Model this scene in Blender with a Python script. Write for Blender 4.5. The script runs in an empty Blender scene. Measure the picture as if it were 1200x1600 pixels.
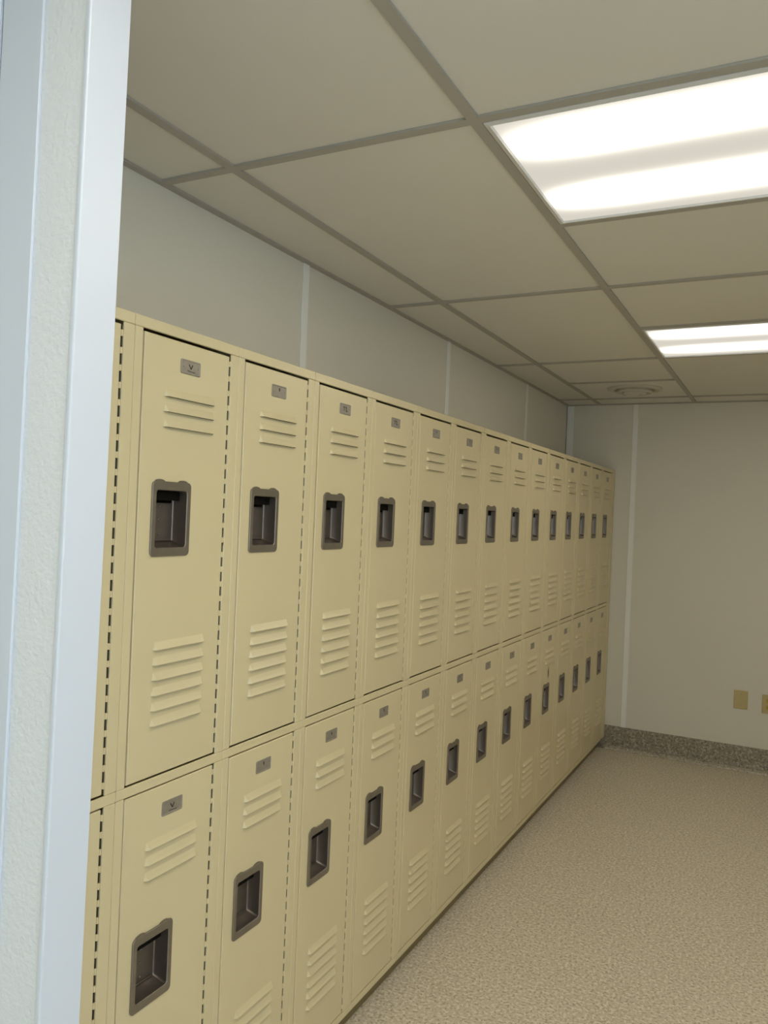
import bpy, bmesh, math, random
from mathutils import Matrix, Vector
random.seed(7)
scene = bpy.context.scene
COL = scene.collection

# ------------------------------------------------------------------ camera
CAM = Vector((1.0761, -1.0706, 1.4886))
YAW, PITCH, ROLL, FPX = -0.4769, 0.0007, 0.0418, 1243.33
fw = Vector((math.sin(YAW)*math.cos(PITCH), math.cos(YAW)*math.cos(PITCH), math.sin(PITCH)))
rt = Vector((math.cos(YAW), -math.sin(YAW), 0))
up = rt.cross(fw)
r2 = rt*math.cos(ROLL) + up*math.sin(ROLL)
u2 = -rt*math.sin(ROLL) + up*math.cos(ROLL)
cd = bpy.data.cameras.new('camera')
cam = bpy.data.objects.new('camera', cd); COL.objects.link(cam)
M = Matrix(((r2.x, u2.x, -fw.x, CAM.x), (r2.y, u2.y, -fw.y, CAM.y), (r2.z, u2.z, -fw.z, CAM.z), (0, 0, 0, 1)))
cam.matrix_world = M
cd.sensor_fit = 'HORIZONTAL'; cd.sensor_width = 36.0; cd.lens = FPX*36/1200
cd.clip_start = 0.02
scene.camera = cam

# ------------------------------------------------------------------ world: overcast daylight behind the camera
SKY = (0.62, 0.82, 1.0); SKY_S = 3.7
w_ = bpy.data.worlds.new('daylight'); scene.world = w_; w_.use_nodes = True
bg = w_.node_tree.nodes['Background']
bg.inputs['Color'].default_value = (*SKY, 1); bg.inputs['Strength'].default_value = SKY_S

vs = scene.view_settings
scene.display_settings.display_device = 'sRGB'
vs.view_transform = 'Standard'; vs.look = 'None'; vs.gamma = 1; vs.use_curve_mapping = False
vs.exposure = 0.0
LAMP_S = 1.0          # strength of the ceiling light diffusers

# ------------------------------------------------------------------ sizes (metres)
W = 0.3048                                   # locker pitch
ZC = 2.268                                   # ceiling grid height
XL, XR, YB, YF = -0.337, 2.53, -2.7, 4.33    # room
XA, XB = -0.111, 0.484

# ------------------------------------------------------------------ materials
def srgb(r, g, b):
    f = lambda c: (c/255/12.92 if c/255 <= .04045 else ((c/255+.055)/1.055)**2.4)
    return (f(r), f(g), f(b), 1)
def mat(name, col, rough=.5, metal=0.0, noise=0.0, nscale=8.0, bump=0.0, bscale=60.0, spec=None):
    m = bpy.data.materials.new(name); m.use_nodes = True
    nt = m.node_tree; b = nt.nodes['Principled BSDF']
    b.inputs['Base Color'].default_value = col
    b.inputs['Roughness'].default_value = rough; b.inputs['Metallic'].default_value = metal
    if spec is not None: b.inputs['Specular IOR Level'].default_value = spec
    tc = nt.nodes.new('ShaderNodeTexCoord')
    if noise:
        n = nt.nodes.new('ShaderNodeTexNoise'); n.inputs['Scale'].default_value = nscale; n.inputs['Detail'].default_value = 4
        nt.links.new(tc.outputs['Object'], n.inputs['Vector'])
        r = nt.nodes.new('ShaderNodeValToRGB')
        r.color_ramp.elements[0].position = .3; r.color_ramp.elements[1].position = .7
        r.color_ramp.elements[0].color = (*[c*(1-noise) for c in col[:3]], 1)
        r.color_ramp.elements[1].color = (*[min(1, c*(1+noise)) for c in col[:3]], 1)
        nt.links.new(n.outputs['Fac'], r.inputs['Fac']); nt.links.new(r.outputs['Color'], b.inputs['Base Color'])
    if bump:
        n2 = nt.nodes.new('ShaderNodeTexNoise'); n2.inputs['Scale'].default_value = bscale; n2.inputs['Detail'].default_value = 3
        nt.links.new(tc.outputs['Object'], n2.inputs['Vector'])
        bp = nt.nodes.new('ShaderNodeBump'); bp.inputs['Strength'].default_value = bump; bp.inputs['Distance'].default_value = .004
        nt.links.new(n2.outputs['Fac'], bp.inputs['Height']); nt.links.new(bp.outputs['Normal'], b.inputs['Normal'])
    return m

PAINT_C = srgb(222, 207, 165)
M_PAINT = mat('beige_locker_paint', PAINT_C, .33, noise=.02, nscale=3, bump=.04, bscale=350)
M_HANDLE = mat('steel_flange', srgb(136, 127, 113), .42, .6, noise=.05, nscale=40)
M_CUP = mat('shaded_steel_cup', srgb(112, 103, 95), .33, .75, noise=.05, nscale=40)  # flange steel darkened: recess shade put into the cup colour
M_LIFT = mat('brushed_steel_lift', srgb(118, 110, 102), .42, .75, noise=.06, nscale=60)
M_PLATE = mat('number_plate_metal', srgb(168, 160, 147), .45, .55, noise=.06, nscale=90)
M_TOE = mat('shaded_toe_base', srgb(132, 118, 78), .5, noise=.05, nscale=6)  # locker paint darkened: toe shade under the bottom rail put into the colour
M_MARK = mat('dark_mark', srgb(52, 46, 40), .6)
M_CUPSHADE = mat('cup_top_shade', srgb(16, 14, 12), .8, spec=.1)  # near-black: shade at the top of the handle cup as colour
M_DARK = mat('unlit_locker_inside', srgb(44, 38, 27), .7)  # darkness of louver slots and hinge gaps put into the colour
M_WALL = mat('white_wall_panel', srgb(228, 224, 210), .45, noise=.012, nscale=1.5)
M_BATTEN = mat('white_plastic_batten', srgb(247, 247, 242), .4)
M_TILE = mat('white_ceiling_tile', srgb(226, 222, 212), .75, noise=.015, nscale=3, bump=.03, bscale=200)
M_TEE = mat('painted_ceiling_grid', srgb(176, 171, 161), .55)
M_LFRAME = mat('white_fixture_frame', srgb(222, 222, 220), .4)
M_IVORY = mat('ivory_plastic', srgb(200, 182, 132), .4)
M_IVORY2 = mat('yellowed_ivory_plastic', srgb(190, 168, 80), .4)
M_SHELL = mat('plain_white_paint', srgb(222, 218, 208), .6)
M_NEAR = mat('embossed_white_panel', srgb(230, 232, 234), .42, bump=.45, bscale=130)
M_NTRIM = mat('smooth_white_trim', srgb(214, 220, 230), .34)
M_VENT = mat('vent_white', srgb(206, 200, 184), .5)

def speckle(name, base, dark, light, scale, rough, amt_d=.36, amt_l=.68):
    m = bpy.data.materials.new(name); m.use_nodes = True
    nt = m.node_tree; b = nt.nodes['Principled BSDF']; L = nt.links.new
    tc = nt.nodes.new('ShaderNodeTexCoord')
    def ramp(scale, p0, p1, det=2):
        n = nt.nodes.new('ShaderNodeTexNoise'); n.inputs['Scale'].default_value = scale; n.inputs['Detail'].default_value = det
        L(tc.outputs['Object'], n.inputs['Vector'])
        r = nt.nodes.new('ShaderNodeMapRange'); r.inputs['From Min'].default_value = p0; r.inputs['From Max'].default_value = p1
        L(n.outputs['Fac'], r.inputs['Value']); return r.outputs['Result']
    def mix(f, a, c):
        x = nt.nodes.new('ShaderNodeMix'); x.data_type = 'RGBA'
        L(f, x.inputs['Factor'])
        if isinstance(a, tuple): x.inputs['A'].default_value = a
        else: L(a, x.inputs['A'])
        x.inputs['B'].default_value = c
        return x.outputs['Result']
    d = ramp(scale, amt_d+.03, amt_d-.05); l = ramp(scale*.8, amt_l-.06, amt_l+.03); t = ramp(2.2, .35, .7, 3)
    c = mix(t, base, tuple(x*.94 for x in base[:3])+(1,))
    c = mix(d, c, dark); c = mix(l, c, light)
    L(c, b.inputs['Base Color']); b.inputs['Roughness'].default_value = rough
    return m
M_FLOOR = speckle('speckled_vinyl_floor', srgb(222, 210, 187), srgb(182, 169, 147), srgb(240, 230, 210), 115, .42, .44, .58)
M_BASE = speckle('speckled_grey_cove', srgb(152, 143, 127), srgb(112, 103, 90), srgb(184, 175, 157), 95, .45, .44, .60)

M_COVELIT = speckle('speckled_lit_cove_strip', srgb(182, 173, 155), srgb(140, 131, 115), srgb(206, 198, 180), 95, .4, .44, .60)  # paler cove copy: light on the lower curve put into the colour

def lamp_mat():
    m = bpy.data.materials.new('lit_light_diffuser'); m.use_nodes = True
    nt = m.node_tree; L = nt.links.new
    for n in list(nt.nodes): nt.nodes.remove(n)
    out = nt.nodes.new('ShaderNodeOutputMaterial'); em = nt.nodes.new('ShaderNodeEmission')
    tc = nt.nodes.new('ShaderNodeTexCoord'); sp = nt.nodes.new('ShaderNodeSeparateXYZ'); L(tc.outputs['Object'], sp.inputs[0])
    def m1(op, a, b=None, c=None):
        n = nt.nodes.new('ShaderNodeMath'); n.operation = op
        for i, v in enumerate((a, b, c)):
            if v is None: continue
            if isinstance(v, (int, float)): n.inputs[i].default_value = v
            else: L(v, n.inputs[i])
        return n.outputs[0]
    def bell(c, s):          # glow of one fluorescent tube behind the lens
        d = m1('DIVIDE', m1('SUBTRACT', sp.outputs['Y'], c), s)
        return m1('EXPONENT', m1('MULTIPLY', m1('MULTIPLY', d, d), -1.0))
    t = m1('ADD', bell(-.165, .054), bell(.14, .050))
    ends = m1('SMOOTH_MIN', m1('MULTIPLY', m1('SUBTRACT', .60, m1('ABSOLUTE', sp.outputs['X'])), 6.0), 1.0, .2)
    t = m1('MULTIPLY', t, ends)
    s = m1('MULTIPLY', m1('MULTIPLY_ADD', t, 9.8, .68), LAMP_S)
    em.inputs['Color'].default_value = (1.0, .945, .82, 1)
    L(s, em.inputs['Strength']); L(em.outputs[0], out.inputs['Surface'])
    return m
M_LAMP = lamp_mat()

# ------------------------------------------------------------------ helpers
def obj(name, me, parent=None, m=None, loc=None):
    o = bpy.data.objects.new(name, me); COL.objects.link(o)
    if parent is not None: o.parent = parent
    if m is not None and me is not None and not me.materials: me.materials.append(m)
    if loc is not None: o.location = loc
    return o
def tag(o, label=None, cat=None, group=None, kind=None):
    if label: o['label'] = label
    if cat: o['category'] = cat
    if group: o['group'] = group
    if kind: o['kind'] = kind
    return o
def empty(name, loc=(0, 0, 0)):
    o = bpy.data.objects.new(name, None); COL.objects.link(o); o.location = loc; o.empty_display_size = .05
    return o
class MB:
    def __init__(s): s.v, s.f, s.mi = [], [], []
    def face(s, pts, mi=0):
        n = len(s.v); s.v += [tuple(p) for p in pts]; s.f.append(tuple(range(n, n+len(pts)))); s.mi.append(mi)
    def box(s, x0, x1, y0, y1, z0, z1, mi=0, c=0.0):
        """box; c chamfers every edge"""
        bm = bmesh.new()
        bmesh.ops.create_cube(bm, size=1, matrix=Matrix.Translation(((x0+x1)/2, (y0+y1)/2, (z0+z1)/2)) @ Matrix.Diagonal((x1-x0, y1-y0, z1-z0, 1)))
        if c: bmesh.ops.bevel(bm, geom=bm.edges[:], offset=c, segments=1, affect='EDGES', profile=.5)
        s.add(bm, mi); bm.free(); return s
    def add(s, bm, mi=0):
        bm.verts.ensure_lookup_table(); n = len(s.v); bm.verts.index_update()
        s.v += [tuple(v.co) for v in bm.verts]
        for f in bm.faces: s.f.append(tuple(n+v.index for v in f.verts)); s.mi.append(mi)
    def loft(s, rings, mi=0, cap0=False, cap1=False):
        n0 = len(s.v); k = len(rings[0])
        for r in rings: s.v += [tuple(p) for p in r]
        for a in range(len(rings)-1):
            for i in range(k):
                j = (i+1) % k
                s.f.append((n0+a*k+i, n0+a*k+j, n0+(a+1)*k+j, n0+(a+1)*k+i)); s.mi.append(mi)
        if cap0: s.f.append(tuple(n0+i for i in reversed(range(k)))); s.mi.append(mi)
        if cap1: s.f.append(tuple(n0+(len(rings)-1)*k+i for i in range(k))); s.mi.append(mi)
    def mesh(s, name, mats, smooth=None):
        me = bpy.data.meshes.new(name); me.from_pydata(s.v, [], s.f)
        for m in (mats if isinstance(mats, (list, tuple)) else [mats]): me.materials.append(m)
        for p, i in zip(me.polygons, s.mi): p.material_index = i
        bm = bmesh.new(); bm.from_mesh(me)
        bmesh.ops.recalc_face_normals(bm, faces=bm.faces[:]) if s.recalc else None
        bm.to_mesh(me); bm.free()
        if smooth:
            for p in me.polygons: p.use_smooth = True
            me.set_sharp_from_angle(angle=math.radians(smooth))
        me.update(); return me
    recalc = True
def boxmesh(name, m, *a, c=0.0): return MB().box(*a, c=c).mesh(name, m)
def rrect(x, cy, cz, hy, hz, r, n=4):
    """rounded rectangle ring in the plane x = const"""
    pts = []
    for sy, sz, a0 in ((1, 1, 0), (-1, 1, 90), (-1, -1, 180), (1, -1, 270)):
        for i in range(n+1):
            a = math.radians(a0+90*i/n)
            pts.append((x, cy+sy*(hy-r)+r*math.cos(a), cz+sz*(hz-r)+r*math.sin(a)))
    return pts

# ------------------------------------------------------------------ the setting
fl = tag(obj('floor', boxmesh('floor', M_FLOOR, XL-.1, XR+.1, YB-.1, YF+.1, -.08, 0)), 'speckled beige vinyl floor beside the lockers', 'floor', kind='structure')

def wall_panels(wall, axis, cuts, const, sign, z0, z1, lo, hi, gap=.002):
    """wall panels and cover battens as parts of one wall; axis: 'y' runs along y at x=const"""
    edges = [lo]+[c for c in cuts if lo < c < hi]+[hi]
    for a, b in zip(edges[:-1], edges[1:]):
        t0, t1 = sorted((const, const-sign*.009))
        if axis == 'y': me = boxmesh('wall_panel', M_WALL, t0, t1, a+gap, b-gap, z0, z1)
        else: me = boxmesh('wall_panel', M_WALL, a+gap, b-gap, t0, t1, z0, z1)
        obj('wall_panel', me, wall)
    for c in cuts:
        if not lo < c < hi: continue
        t0, t1 = sorted((const, const+sign*.004))
        if axis == 'y': me = boxmesh('batten', M_BATTEN, t0, t1, c-.017, c+.017, z0, z1, c=.0015)
        else: me = boxmesh('batten', M_BATTEN, c-.017, c+.017, t0, t1, z0, z1, c=.0015)
        obj('batten', me, wall)
wl = tag(obj('wall_left', boxmesh('wall_left', M_SHELL, XL-.10, XL-.009, YB, YF+.1, 0, 2.34)), 'white panelled wall behind the lockers', 'wall', kind='structure')
wall_panels(wl, 'y', [1.053+1.178*k for k in range(-4, 3)], XL, 1, 0.0, ZC+.005, YB, YF-.006)
wf = tag(obj('wall_far', boxmesh('wall_far', M_SHELL, XL-.009, XR+.1, YF+.009, YF+.10, 0, 2.34)), 'white panelled end wall with two ivory plates', 'wall', kind='structure')
wall_panels(wf, 'x', [.121+1.2*k for k in range(4)], YF, -1, 0.0, ZC+.005, XL, XR)
obj('corner_trim', boxmesh('corner_trim', M_BATTEN, XL+.004, XL+.052, YF-.005, YF, .14, ZC, c=.002), wf)
wm = MB(); wm.box(XR, XR+.1, -1.1, YF+.009, 0, 2.34); wm.box(XR, XR+.1, YB, -2.55, 0, 2.34); wm.box(XR, XR+.1, -2.55, -1.1, 2.2, 2.34)  # unseen doorway, placed to send daylight onto the stub wall
wr = tag(obj('wall_right', wm.mesh('wall_right', M_SHELL)), 'white wall opposite the lockers with an unseen doorway added for daylight', 'wall', kind='structure')
tag(obj('wall_back', boxmesh('wall_back', M_SHELL, XL, XR, YB-.1, YB, 0, 2.34)), 'plain white wall behind the viewer', 'wall', kind='structure')

# cove base of the far wall (floor covering flashed up the wall)
def cove():
    prof = [(0, .143), (.004, .143), (.005, .139), (.005, .05)]
    for i in range(1, 7):
        a = math.radians(90*i/6); prof.append((.005+.045*(1-math.cos(a)), .05-.047*math.sin(a)))
    prof += [(.056, .0005), (0, .0005)]
    m = MB(); rings = [[(x, YF-p, z) for p, z in prof] for x in (XL+.30, XR)]
    m.loft(rings, cap0=True, cap1=True); return m.mesh('baseboard_far', M_BASE, smooth=40)
bf = tag(obj('baseboard_far', cove()), 'grey speckled cove base along the end wall', 'baseboard', kind='structure')
def cove_lit_strip():
    prof = [(.030, .010), (.036, .020), (.046, .016), (.056, .010), (.061, .0008), (.030, .0008)]
    m = MB(); m.loft([[(x, YF-p, z) for p, z in prof] for x in (XL+.35, XR)], cap0=True, cap1=True); return m.mesh('cove_lit_strip', M_COVELIT)
obj('cove_lit_strip', cove_lit_strip(), bf)  # added strip painting the light caught by the cove curve

# white stub wall in the left foreground
LEAN = .0125
def leaned(m, name, ma, smooth=None):
    m.v = [(x+LEAN*(z-1.475), y, z) for x, y, z in m.v]
    return m.mesh(name, ma, smooth)
NX, NY0, NY1 = .302, -.400, -.337
wn = tag(obj('wall_near', leaned(MB().box(XL+.03, NX-.003, NY0+.003, NY1-.002, 0, ZC-.001), 'wall_near', M_NEAR)), 'bright white textured stub wall in the left foreground', 'wall', kind='structure')
m = MB()           # angle trim wrapping the wall end
prof = [(NX-.006, NY0-.0015), (NX-.0022, NY0-.0015), (NX-.0006, NY0-.0009), (NX, NY0+.0007), (NX, NY1-.002), (NX-.002, NY1), (NX-.02, NY1), (NX-.02, NY1-.004), (NX-.006, NY1-.004)]
m.loft([[(x, y, z) for x, y in prof] for z in (0, ZC-.001)], cap0=True, cap1=True)
obj('end_trim', leaned(m, 'end_trim', M_NTRIM), wn)
obj('batten', leaned(MB().box(NX-.158, NX-.083, NY0-.0015, NY0+.003, 0, ZC-.001, c=.001), 'batten', M_NTRIM), wn)
obj('batten', leaned(MB().box(NX-.30, NX-.1615, NY0-.004, NY0+.003, 0, ZC-.001, c=.002), 'batten', M_NTRIM), wn)

# ------------------------------------------------------------------ ceiling: slab, tiles, grid
ce = tag(obj('ceiling', boxmesh('ceiling', M_SHELL, XL-.1, XR+.1, YB-.1, YF+.1, 2.34, 2.40)), 'suspended ceiling of white tiles in a pale grid', 'ceiling', kind='structure')
TY = lambda k: .393+.612*k
TW = .012
runs = [XL, XA, XB, 1.707, 2.305, XR]
def tile(x0, x1, y0, y1):
    obj('ceiling_tile', boxmesh('ceiling_tile', M_TILE, x0+.004, x1-.004, y0+.004, y1-.004, ZC+.006, ZC+.018), ce)
def tee(x0, x1, y0, y1, name):
    obj(name, boxmesh(name, M_TEE, x0, x1, y0, y1, ZC, ZC+.0055), ce)
kmin, kmax = -5, 6
LIGHT_K = {2: (-3, -2, 0, 3)}  # unseen panels behind the viewer; the nearer is added for brightness
lights = []
for si in range(len(runs)-1):
    x0, x1 = runs[si], runs[si+1]
    wide = si == 2
    if wide: ks = list(range(kmin, kmax+1))
    else: ks = [k for k in range(kmin, kmax+1) if k % 2 == 0] + ([5] if si == 1 else [])
    if si == 2: ks.remove(5)
    ks = sorted(ks)
    ys = [YB]+[TY(k) for k in ks if YB+.05 < TY(k) < YF-.05]+[YF]
    kk = [None]+[k for k in ks if YB+.05 < TY(k) < YF-.05]+[None]
    for i in range(len(ys)-1):
        if wide and kk[i] in LIGHT_K[si]:
            lights.append((x0, x1, ys[i], ys[i+1], si, kk[i])); continue
        if si == 2 and ys[i+1]-ys[i] > 1:
            xm = (x0+x1)/2; tile(x0, xm, ys[i], ys[i+1]); tile(xm, x1, ys[i], ys[i+1]); tee(xm-TW, xm+TW, ys[i]+TW, ys[i+1]-TW, 'cross_tee')
        else: tile(x0, x1, ys[i], ys[i+1])
    for y in ys[1:-1]: tee(x0+(TW if si else .02), x1-(TW if si < 4 else .02), y-TW, y+TW, 'cross_tee')
for x in runs[1:-1]: tee(x-TW, x+TW, YB+.02, YF-.02, 'main_runner')
tee(XL, XL+.02, YB, YF, 'wall_angle'); tee(XR-.02, XR, YB, YF, 'wall_angle'); tee(XL+.02, XR-.02, YF-.02, YF, 'wall_angle')

# recessed ceiling lights
for x0, x1, y0, y1, si, k in lights:
    cx, cy = (x0+x1)/2, (y0+y1)/2; hx, hy = (x1-x0)/2-.012, (y1-y0)/2-.012
    t = empty('ceiling_light', (cx, cy, ZC))
    lab = {(2, 0): 'large lit ceiling light panel nearest the viewer, top right', (2, 3): 'smaller-looking lit ceiling light panel towards the end wall'}.get((si, k))
    tag(t, lab or 'unseen lit ceiling light panel outside the picture', 'ceiling light', 'recessed fluorescent ceiling lights')
    f = MB()
    def ring(h, z): return [(-h[0], -h[1], z), (h[0], -h[1], z), (h[0], h[1], z), (-h[0], h[1], z)]
    f.loft([ring((hx-.001, hy-.001), .004), ring((hx-.002, hy-.002), -.001), ring((hx-.012, hy-.012), -.003), ring((hx-.014, hy-.014), .002), ring((hx-.014, hy-.014), .006)])
    obj('frame', f.mesh('frame', M_LFRAME), t)
    h = MB(); h.loft([ring((hx-.002, hy-.002), .006), ring((hx-.002, hy-.002), .04), ring((hx-.05, hy-.05), .062)], cap1=True)
    obj('housing', h.mesh('housing', M_LFRAME), t)
    d = MB(); d.box(-hx+.0135, hx-.0135, -hy+.0135, hy-.0135, .002, .005)
    obj('diffuser', d.mesh('diffuser', M_LAMP), t)

# round air vent in the ceiling near the end wall
def lathe(name, prof, m, n=40):
    b = MB(); b.loft([[(r*math.cos(2*math.pi*i/n), r*math.sin(2*math.pi*i/n), z) for i in range(n)] for r, z in prof])
    return b.mesh(name, m, smooth=40)
v = tag(empty('air_vent', (.215, 3.72, ZC+.006)), 'round white air vent in the ceiling near the far corner', 'air vent')
obj('flange', lathe('flange', [(.155, .0), (.155, -.006), (.146, -.012), (.118, -.012), (.108, .0)], M_VENT), v)
obj('louver_ring', lathe('louver_ring', [(.100, -.001), (.104, -.022), (.094, -.030), (.080, -.018), (.072, .0)], M_VENT), v)
obj('louver_ring', lathe('louver_ring', [(.064, -.001), (.068, -.028), (.056, -.038), (.042, -.022), (.036, .0)], M_VENT), v)
obj('center_cone', lathe('center_cone', [(.030, -.001), (.030, -.034), (.018, -.044), (.0005, -.046)], M_VENT), v)

# ------------------------------------------------------------------ lockers
ZT = 1.832
DY0, DY1 = .0235, .271          # door edges inside one unit
HINGE_Y = .2740
UP, LO = (.9655, 1.8048), (.086, .939)
def s_box(name, *a, c=.0012, m=M_PAINT): return boxmesh(name, m, *a, c=c)
ME = {}
b = MB()
b.box(-.33, -.0052, .0006, .0020, .062, ZT-.001); b.box(-.33, -.0052, W-.0020, W-.0006, .062, ZT-.001)
b.box(-.332, -.33, .0006, W-.0006, .062, ZT-.001); b.box(-.33, -.001, .0006, W-.0006, ZT-.0022, ZT)
b.box(-.33, -.016, .002, W-.002, .945, .948); b.box(-.33, -.016, .002, W-.002, .062, .065)
ME['body'] = b.mesh('body', M_PAINT)
ME['base'] = s_box('base', -.32, -.031, .0003, W-.0003, .0005, .0615, m=M_TOE)
ME['top_rail'] = s_box('top_rail', -.005, 0, .0005, W-.0005, 1.8110, ZT-.0003, c=.0015)
ME['middle_rail'] = s_box('middle_rail', -.005, 0, .0005, W-.0005, .9422, .9612)
ME['bottom_rail'] = s_box('bottom_rail', -.005, 0, .0005, W-.0005, .062, .0828)
for nm, z0, z1 in (('up', .9617, 1.8105), ('lo', .0833, .9417)):
    ME['sl_'+nm] = s_box('stile', -.005, 0, .0005, .0205, z0, z1)
    ME['sr_'+nm] = s_box('stile', -.005, 0, .2775, W-.0005, z0, z1)

HC_Y = .110                     # handle centre inside the unit
def door_mesh(h):
    """door local: origin on the hinge line at the door top, y negative towards the latch side, z down"""
    y0, y1 = DY0-HINGE_Y, DY1-HINGE_Y
    def rect(x, i, a=None): 
        if a: return [(x, a[0], a[2]), (x, a[1], a[2]), (x, a[1], a[3]), (x, a[0], a[3])]
        return [(x, y0+i, -h+i), (x, y1-i, -h+i), (x, y1-i, -i), (x, y0+i, -i)]
    hole = (HC_Y-.047-HINGE_Y, HC_Y+.047-HINGE_Y, -.346-.064, -.346+.064)
    m = MB(); m.loft([rect(-.016, 0, hole), rect(0, 0, hole), rect(0, .0016), rect(-.0016, 0), rect(-.016, 0), rect(-.016, 0, hole)])
    return m.mesh('door', M_PAINT)
ME['door_up'] = door_mesh(UP[1]-UP[0]); ME['door_lo'] = door_mesh(LO[1]-LO[0])
# louver: pressed hood, underside painted with the shade of its slot
def louver_mesh():
    m = MB(); hw = .0735; hh = .0155; p = .0078; s = .007
    A, B = (.0002, -hw, hh), (.0002, hw, hh)
    A2, B2 = (p*.55, -hw+s*.75, hh*.45), (p*.55, hw-s*.75, hh*.45)
    C, D = (p, -hw+s, 0.0012), (p, hw-s, 0.0012)
    C2, D2 = (p-.0006, -hw+s, 0), (p-.0006, hw-s, 0)
    E_, F_ = (.0002, -hw, 0), (.0002, hw, 0)
    A1, B1 = (.0002, -hw+s*.5, hh), (.0002, hw-s*.5, hh)
    m.face([A1, B1, B2, A2]); m.face([A2, B2, D, C]); m.face([C, D, D2, C2])
    m.face([E_, A1, A2]); m.face([E_, A2, C]); m.face([E_, C, C2])
    m.face([F_, B2, B1]); m.face([F_, D, B2]); m.face([F_, D2, D])
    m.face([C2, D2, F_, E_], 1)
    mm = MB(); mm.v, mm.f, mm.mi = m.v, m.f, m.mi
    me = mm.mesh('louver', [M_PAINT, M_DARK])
    bm = bmesh.new(); bm.from_mesh(me); bmesh.ops.remove_doubles(bm, verts=bm.verts[:], dist=1e-5)
    bmesh.ops.recalc_face_normals(bm, faces=bm.faces[:]); bm.to_mesh(me); bm.free(); return me
ME['louver'] = louver_mesh()
# recessed handle cup with rounded flange
def cup_mesh():
    m = MB()
    R = lambda x, hy, hz, r: rrect(x, 0, 0, hy, hz, r)
    m.loft([R(.0003, .054, .072, .009), R(.0024, .054, .072, .009), R(.0034, .0530, .0710, .008), R(.0034, .0435, .0560, .006), R(.0022, .0425, .0550, .006)])
    B = lambda x, hy, hz, r, o: rrect(x, 0, o, hy, hz, r)
    m.loft([B(.0022, .0425, .0550, .006, 0), B(-.004, .0415, .0543, .006, .0003), B(-.0262, .0385, .0493, .005, .004), B(-.0288, .0360, .0478, .004, .004), B(-.0292, .0335, .0460, .003, .004)], mi=1)
    for y in (-.034, .030):          # small pressed ears on the top edge
        pts = [(y+.014*math.cos(math.radians(a)), .0705+.0055*math.sin(math.radians(a))) for a in range(0, 181, 30)]
        m.loft([[(x, p[0], p[1]) for p in pts] for x in (.0003, .0030)], cap0=True, cap1=True)
    return m.mesh('handle_cup', [M_HANDLE, M_CUP], smooth=38)
ME['cup'] = cup_mesh()
def lift_mesh():
    m = MB(); m.box(-.0325, -.0284, -.0360, .0360, -.0455, .0310, c=.001)
    m.box(-.0290, -.0255, -.0340, .0330, -.0440, -.0405, c=.0009)
    for y, z in ((0.0, .023), (-.003, -.002), (0.0, -.031)):
        bm = bmesh.new(); bmesh.ops.create_icosphere(bm, subdivisions=1, radius=.0028, matrix=Matrix.Translation((-.0282, y, z)))
        m.add(bm); bm.free()
    m.box(-.0290, -.0120, -.0375, .0375, .0360, .0520, mi=1)          # added near-black box painting the shade under the top lip
    return m.mesh('lift_plate', [M_LIFT, M_CUPSHADE])
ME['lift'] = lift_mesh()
def plate_mesh(style):
    m = MB(); R = lambda x, hy, hz, r: rrect(x, 0, 0, hy, hz, r, 2)
    m.loft([R(.0002, .029, .0142, .003), R(.0013, .029, .0142, .003), R(.0018, .028, .0132, .003), R(.0018, .0265, .0117, .002), R(.0011, .0258, .011, .002)], cap1=True)
    def stroke(pts, w):
        for (a, b), (c, d) in zip(pts[:-1], pts[1:]):
            dx, dz = c-a, d-b; l = math.hypot(dx, dz); nx, nz = -dz/l*w, dx/l*w
            m.face([(.0014, a-nx, b-nz), (.0014, c-nx, d-nz), (.0014, c+nx, d+nz), (.0014, a+nx, b+nz)], 1)
    for y in (-.021, .021):
        bm = bmesh.new(); bmesh.ops.create_icosphere(bm, subdivisions=1, radius=.0016, matrix=Matrix.Translation((.0013, y, 0))); m.add(bm); bm.free()
    if style == 0: stroke([(-.006, .006), (0, -.003), (.005, .006)], .0013); stroke([(-.010, -.007), (.012, -.0085)], .0007)
    elif style == 1: stroke([(-.0022, .0055), (.0022, .0055)], .0022); stroke([(-.0018, .0022), (.0018, .0022)], .0015)
    else: stroke([(-.012, .004), (-.006, .006), (-.008, -.005)], .0014); stroke([(-.001, .006), (.006, .004), (.003, -.005), (.010, -.005)], .0014)
    me = m.mesh('number_plate', [M_PLATE, M_MARK]); return me
for s in range(3): ME['plate%d' % s] = plate_mesh(s)
def hinge_mesh(h):
    m = MB(); n = int(h/.030); g = h/n
    for i in range(n):
        z = -(i+.5)*g
        bm = bmesh.new(); bmesh.ops.create_cone(bm, cap_ends=True, segments=8, radius1=.0027, radius2=.0027, depth=g*.36, matrix=Matrix.Translation((-.0022, 0, z)))
        m.add(bm); bm.free()
    bm = bmesh.new(); bmesh.ops.create_cone(bm, cap_ends=True, segments=6, radius1=.0030, radius2=.0030, depth=h-.004, matrix=Matrix.Translation((-.0050, 0, -h/2)))
    m.add(bm, 1); bm.free()
    return m.mesh('hinge', [M_PAINT, M_DARK])
ME['hinge_up'] = hinge_mesh(UP[1]-UP[0]); ME['hinge_lo'] = hinge_mesh(LO[1]-LO[0])

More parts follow.
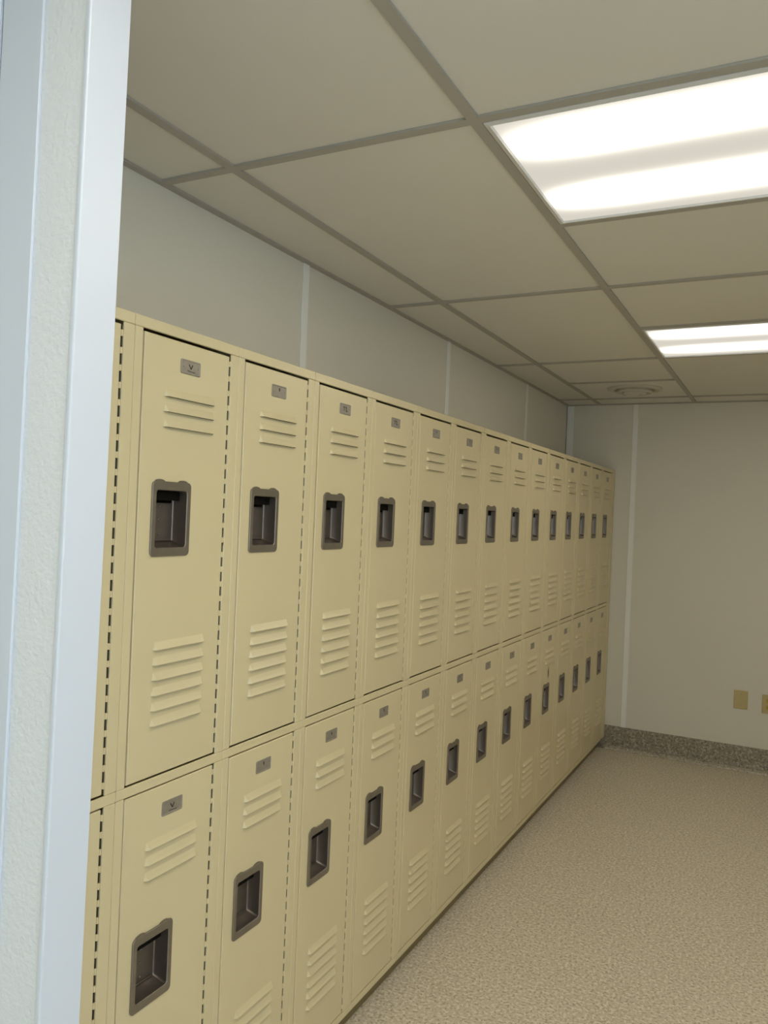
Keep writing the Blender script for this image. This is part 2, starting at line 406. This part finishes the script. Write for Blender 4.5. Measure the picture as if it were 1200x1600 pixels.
ORD = ['', 'first', 'second', 'third', 'fourth', 'fifth', 'sixth', 'seventh', 'eighth', 'ninth', 'tenth', 'eleventh', 'twelfth', 'thirteenth']
def locker_label(i):
    if i == 0: return 'beige two-tier locker mostly hidden behind the white stub wall'
    if i == 14: return 'last beige two-tier locker, against the end wall'
    if i == 10: return 'beige two-tier locker with a dark smudge above its lower handle'
    return '%s fully visible beige two-tier locker from the white stub wall' % ORD[i]
for i in range(15):
    t = tag(empty('locker', (0, (i-1)*W, 0)), locker_label(i), 'locker', 'beige two-tier lockers along the wall')
    for nm in ('body', 'base', 'top_rail', 'middle_rail', 'bottom_rail'): obj(nm, ME[nm], t)
    for nm in ('sl_up', 'sr_up', 'sl_lo', 'sr_lo'): obj('stile', ME[nm], t)
    for key, (z0, z1) in (('up', UP), ('lo', LO)):
        d = obj('door', ME['door_'+key], t, loc=(0, HINGE_Y, z1)); dz = .0022 if key == 'up' else 0
        tilt = random.uniform(-.1, .45)
        if (i, key) == (3, 'up'): tilt = .55
        d.rotation_euler.z = math.radians(tilt)
        hc = HC_Y-HINGE_Y; lc = .153-HINGE_Y
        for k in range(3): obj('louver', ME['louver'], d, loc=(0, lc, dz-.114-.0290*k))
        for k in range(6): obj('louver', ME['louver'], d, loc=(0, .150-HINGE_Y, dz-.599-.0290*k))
        obj('handle_cup', ME['cup'], d, loc=(0, hc, -.346))
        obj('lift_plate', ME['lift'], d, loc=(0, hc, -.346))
        obj('number_plate', ME['plate%d' % (0 if i in (1,) else 2 if i in (3, 4) and key == 'up' else 1)], d, loc=(0, .150-HINGE_Y, dz-.048))
        obj('hinge', ME['hinge_'+key], d)
        if (i, key) == (10, 'lo'):
            # dark smudge worn into the paint of this one door
            me = ME['door_lo'].copy(); me.name = 'door'; mm = M_PAINT.copy(); mm.name = 'smudged_locker_paint'
            nt = mm.node_tree; L = nt.links.new; bs = nt.nodes['Principled BSDF']; src = bs.inputs['Base Color'].links[0].from_socket
            tc = nt.nodes.new('ShaderNodeTexCoord'); mp = nt.nodes.new('ShaderNodeMapping')
            mp.inputs['Location'].default_value = (0, -(.146-HINGE_Y)/.018, .222/.036); mp.inputs['Scale'].default_value = (0.01, 1/.018, 1/.036)
            L(tc.outputs['Object'], mp.inputs['Vector'])
            ln = nt.nodes.new('ShaderNodeVectorMath'); ln.operation = 'LENGTH'; L(mp.outputs[0], ln.inputs[0])
            mr = nt.nodes.new('ShaderNodeMapRange'); mr.inputs['From Min'].default_value = 1.0; mr.inputs['From Max'].default_value = .35
            L(ln.outputs['Value'], mr.inputs['Value'])
            mx = nt.nodes.new('ShaderNodeMix'); mx.data_type = 'RGBA'; L(mr.outputs['Result'], mx.inputs['Factor']); L(src, mx.inputs['A']); mx.inputs['B'].default_value = srgb(84, 72, 44)
            L(mx.outputs['Result'], bs.inputs['Base Color'])
            me.materials.clear(); me.materials.append(mm); d.data = me
# filler strip that closes the row against the end wall
fz = MB(); fz.box(-.016, .003, 14*W+.001, YF-.0055, .062, ZT, c=.001); fz.box(-.051, -.031, 14*W+.001, YF-.06, .0005, .0615)
tag(obj('filler_panel', fz.mesh('filler_panel', M_PAINT)), 'narrow beige filler strip between the last locker and the end wall', 'filler panel')

# ------------------------------------------------------------------ wall plates on the end wall
def plate(cx, cz, name, label, cat):
    t = tag(empty(name, (cx, YF, cz)), label, cat)
    m = MB(); rr = lambda y, hx, hz, r: [(p[1], y, p[2]) for p in rrect(0, 0, 0, hx, hz, r, 3)]
    m.loft([rr(-.0003, .0395, .0570, .004), rr(-.004, .0395, .0570, .004), rr(-.0062, .0365, .0540, .004)], cap1=True)
    obj('cover_plate', m.mesh('cover_plate', M_IVORY, smooth=30), t); return t
def screw(t, z):
    bm = bmesh.new(); bmesh.ops.create_cone(bm, cap_ends=True, segments=10, radius1=.003, radius2=.003, depth=.002, matrix=Matrix.Translation((0, -.0068, z)) @ Matrix.Rotation(math.pi/2, 4, 'X'))
    m = MB(); m.add(bm); bm.free(); obj('screw', m.mesh('screw', M_PLATE), t)
p1 = plate(.819, .427, 'wall_plate', 'plain ivory blank wall plate low on the end wall', 'wall plate'); screw(p1, .035); screw(p1, -.035)
p2 = plate(.977, .420, 'power_outlet', 'ivory double power outlet cut by the right picture edge', 'outlet')
for z in (.02, -.02):
    m = MB(); rr = lambda y, hx, hz, r: [(p[1], y, p[2]+z) for p in rrect(0, 0, 0, hx, hz, r, 4)]
    m.loft([rr(-.0062, .0175, .0145, .008), rr(-.0085, .0172, .0142, .008)], cap1=True)
    for sx in (-.0065, .0065): m.box(sx-.001, sx+.001, -.0089, -.0080, z-.002, z+.006, mi=1)
    m.box(-.002, .002, -.0089, -.0080, z-.010, z-.006, mi=1)
    obj('socket', m.mesh('socket', [M_IVORY2, M_MARK]), p2)
screw(p2, 0)
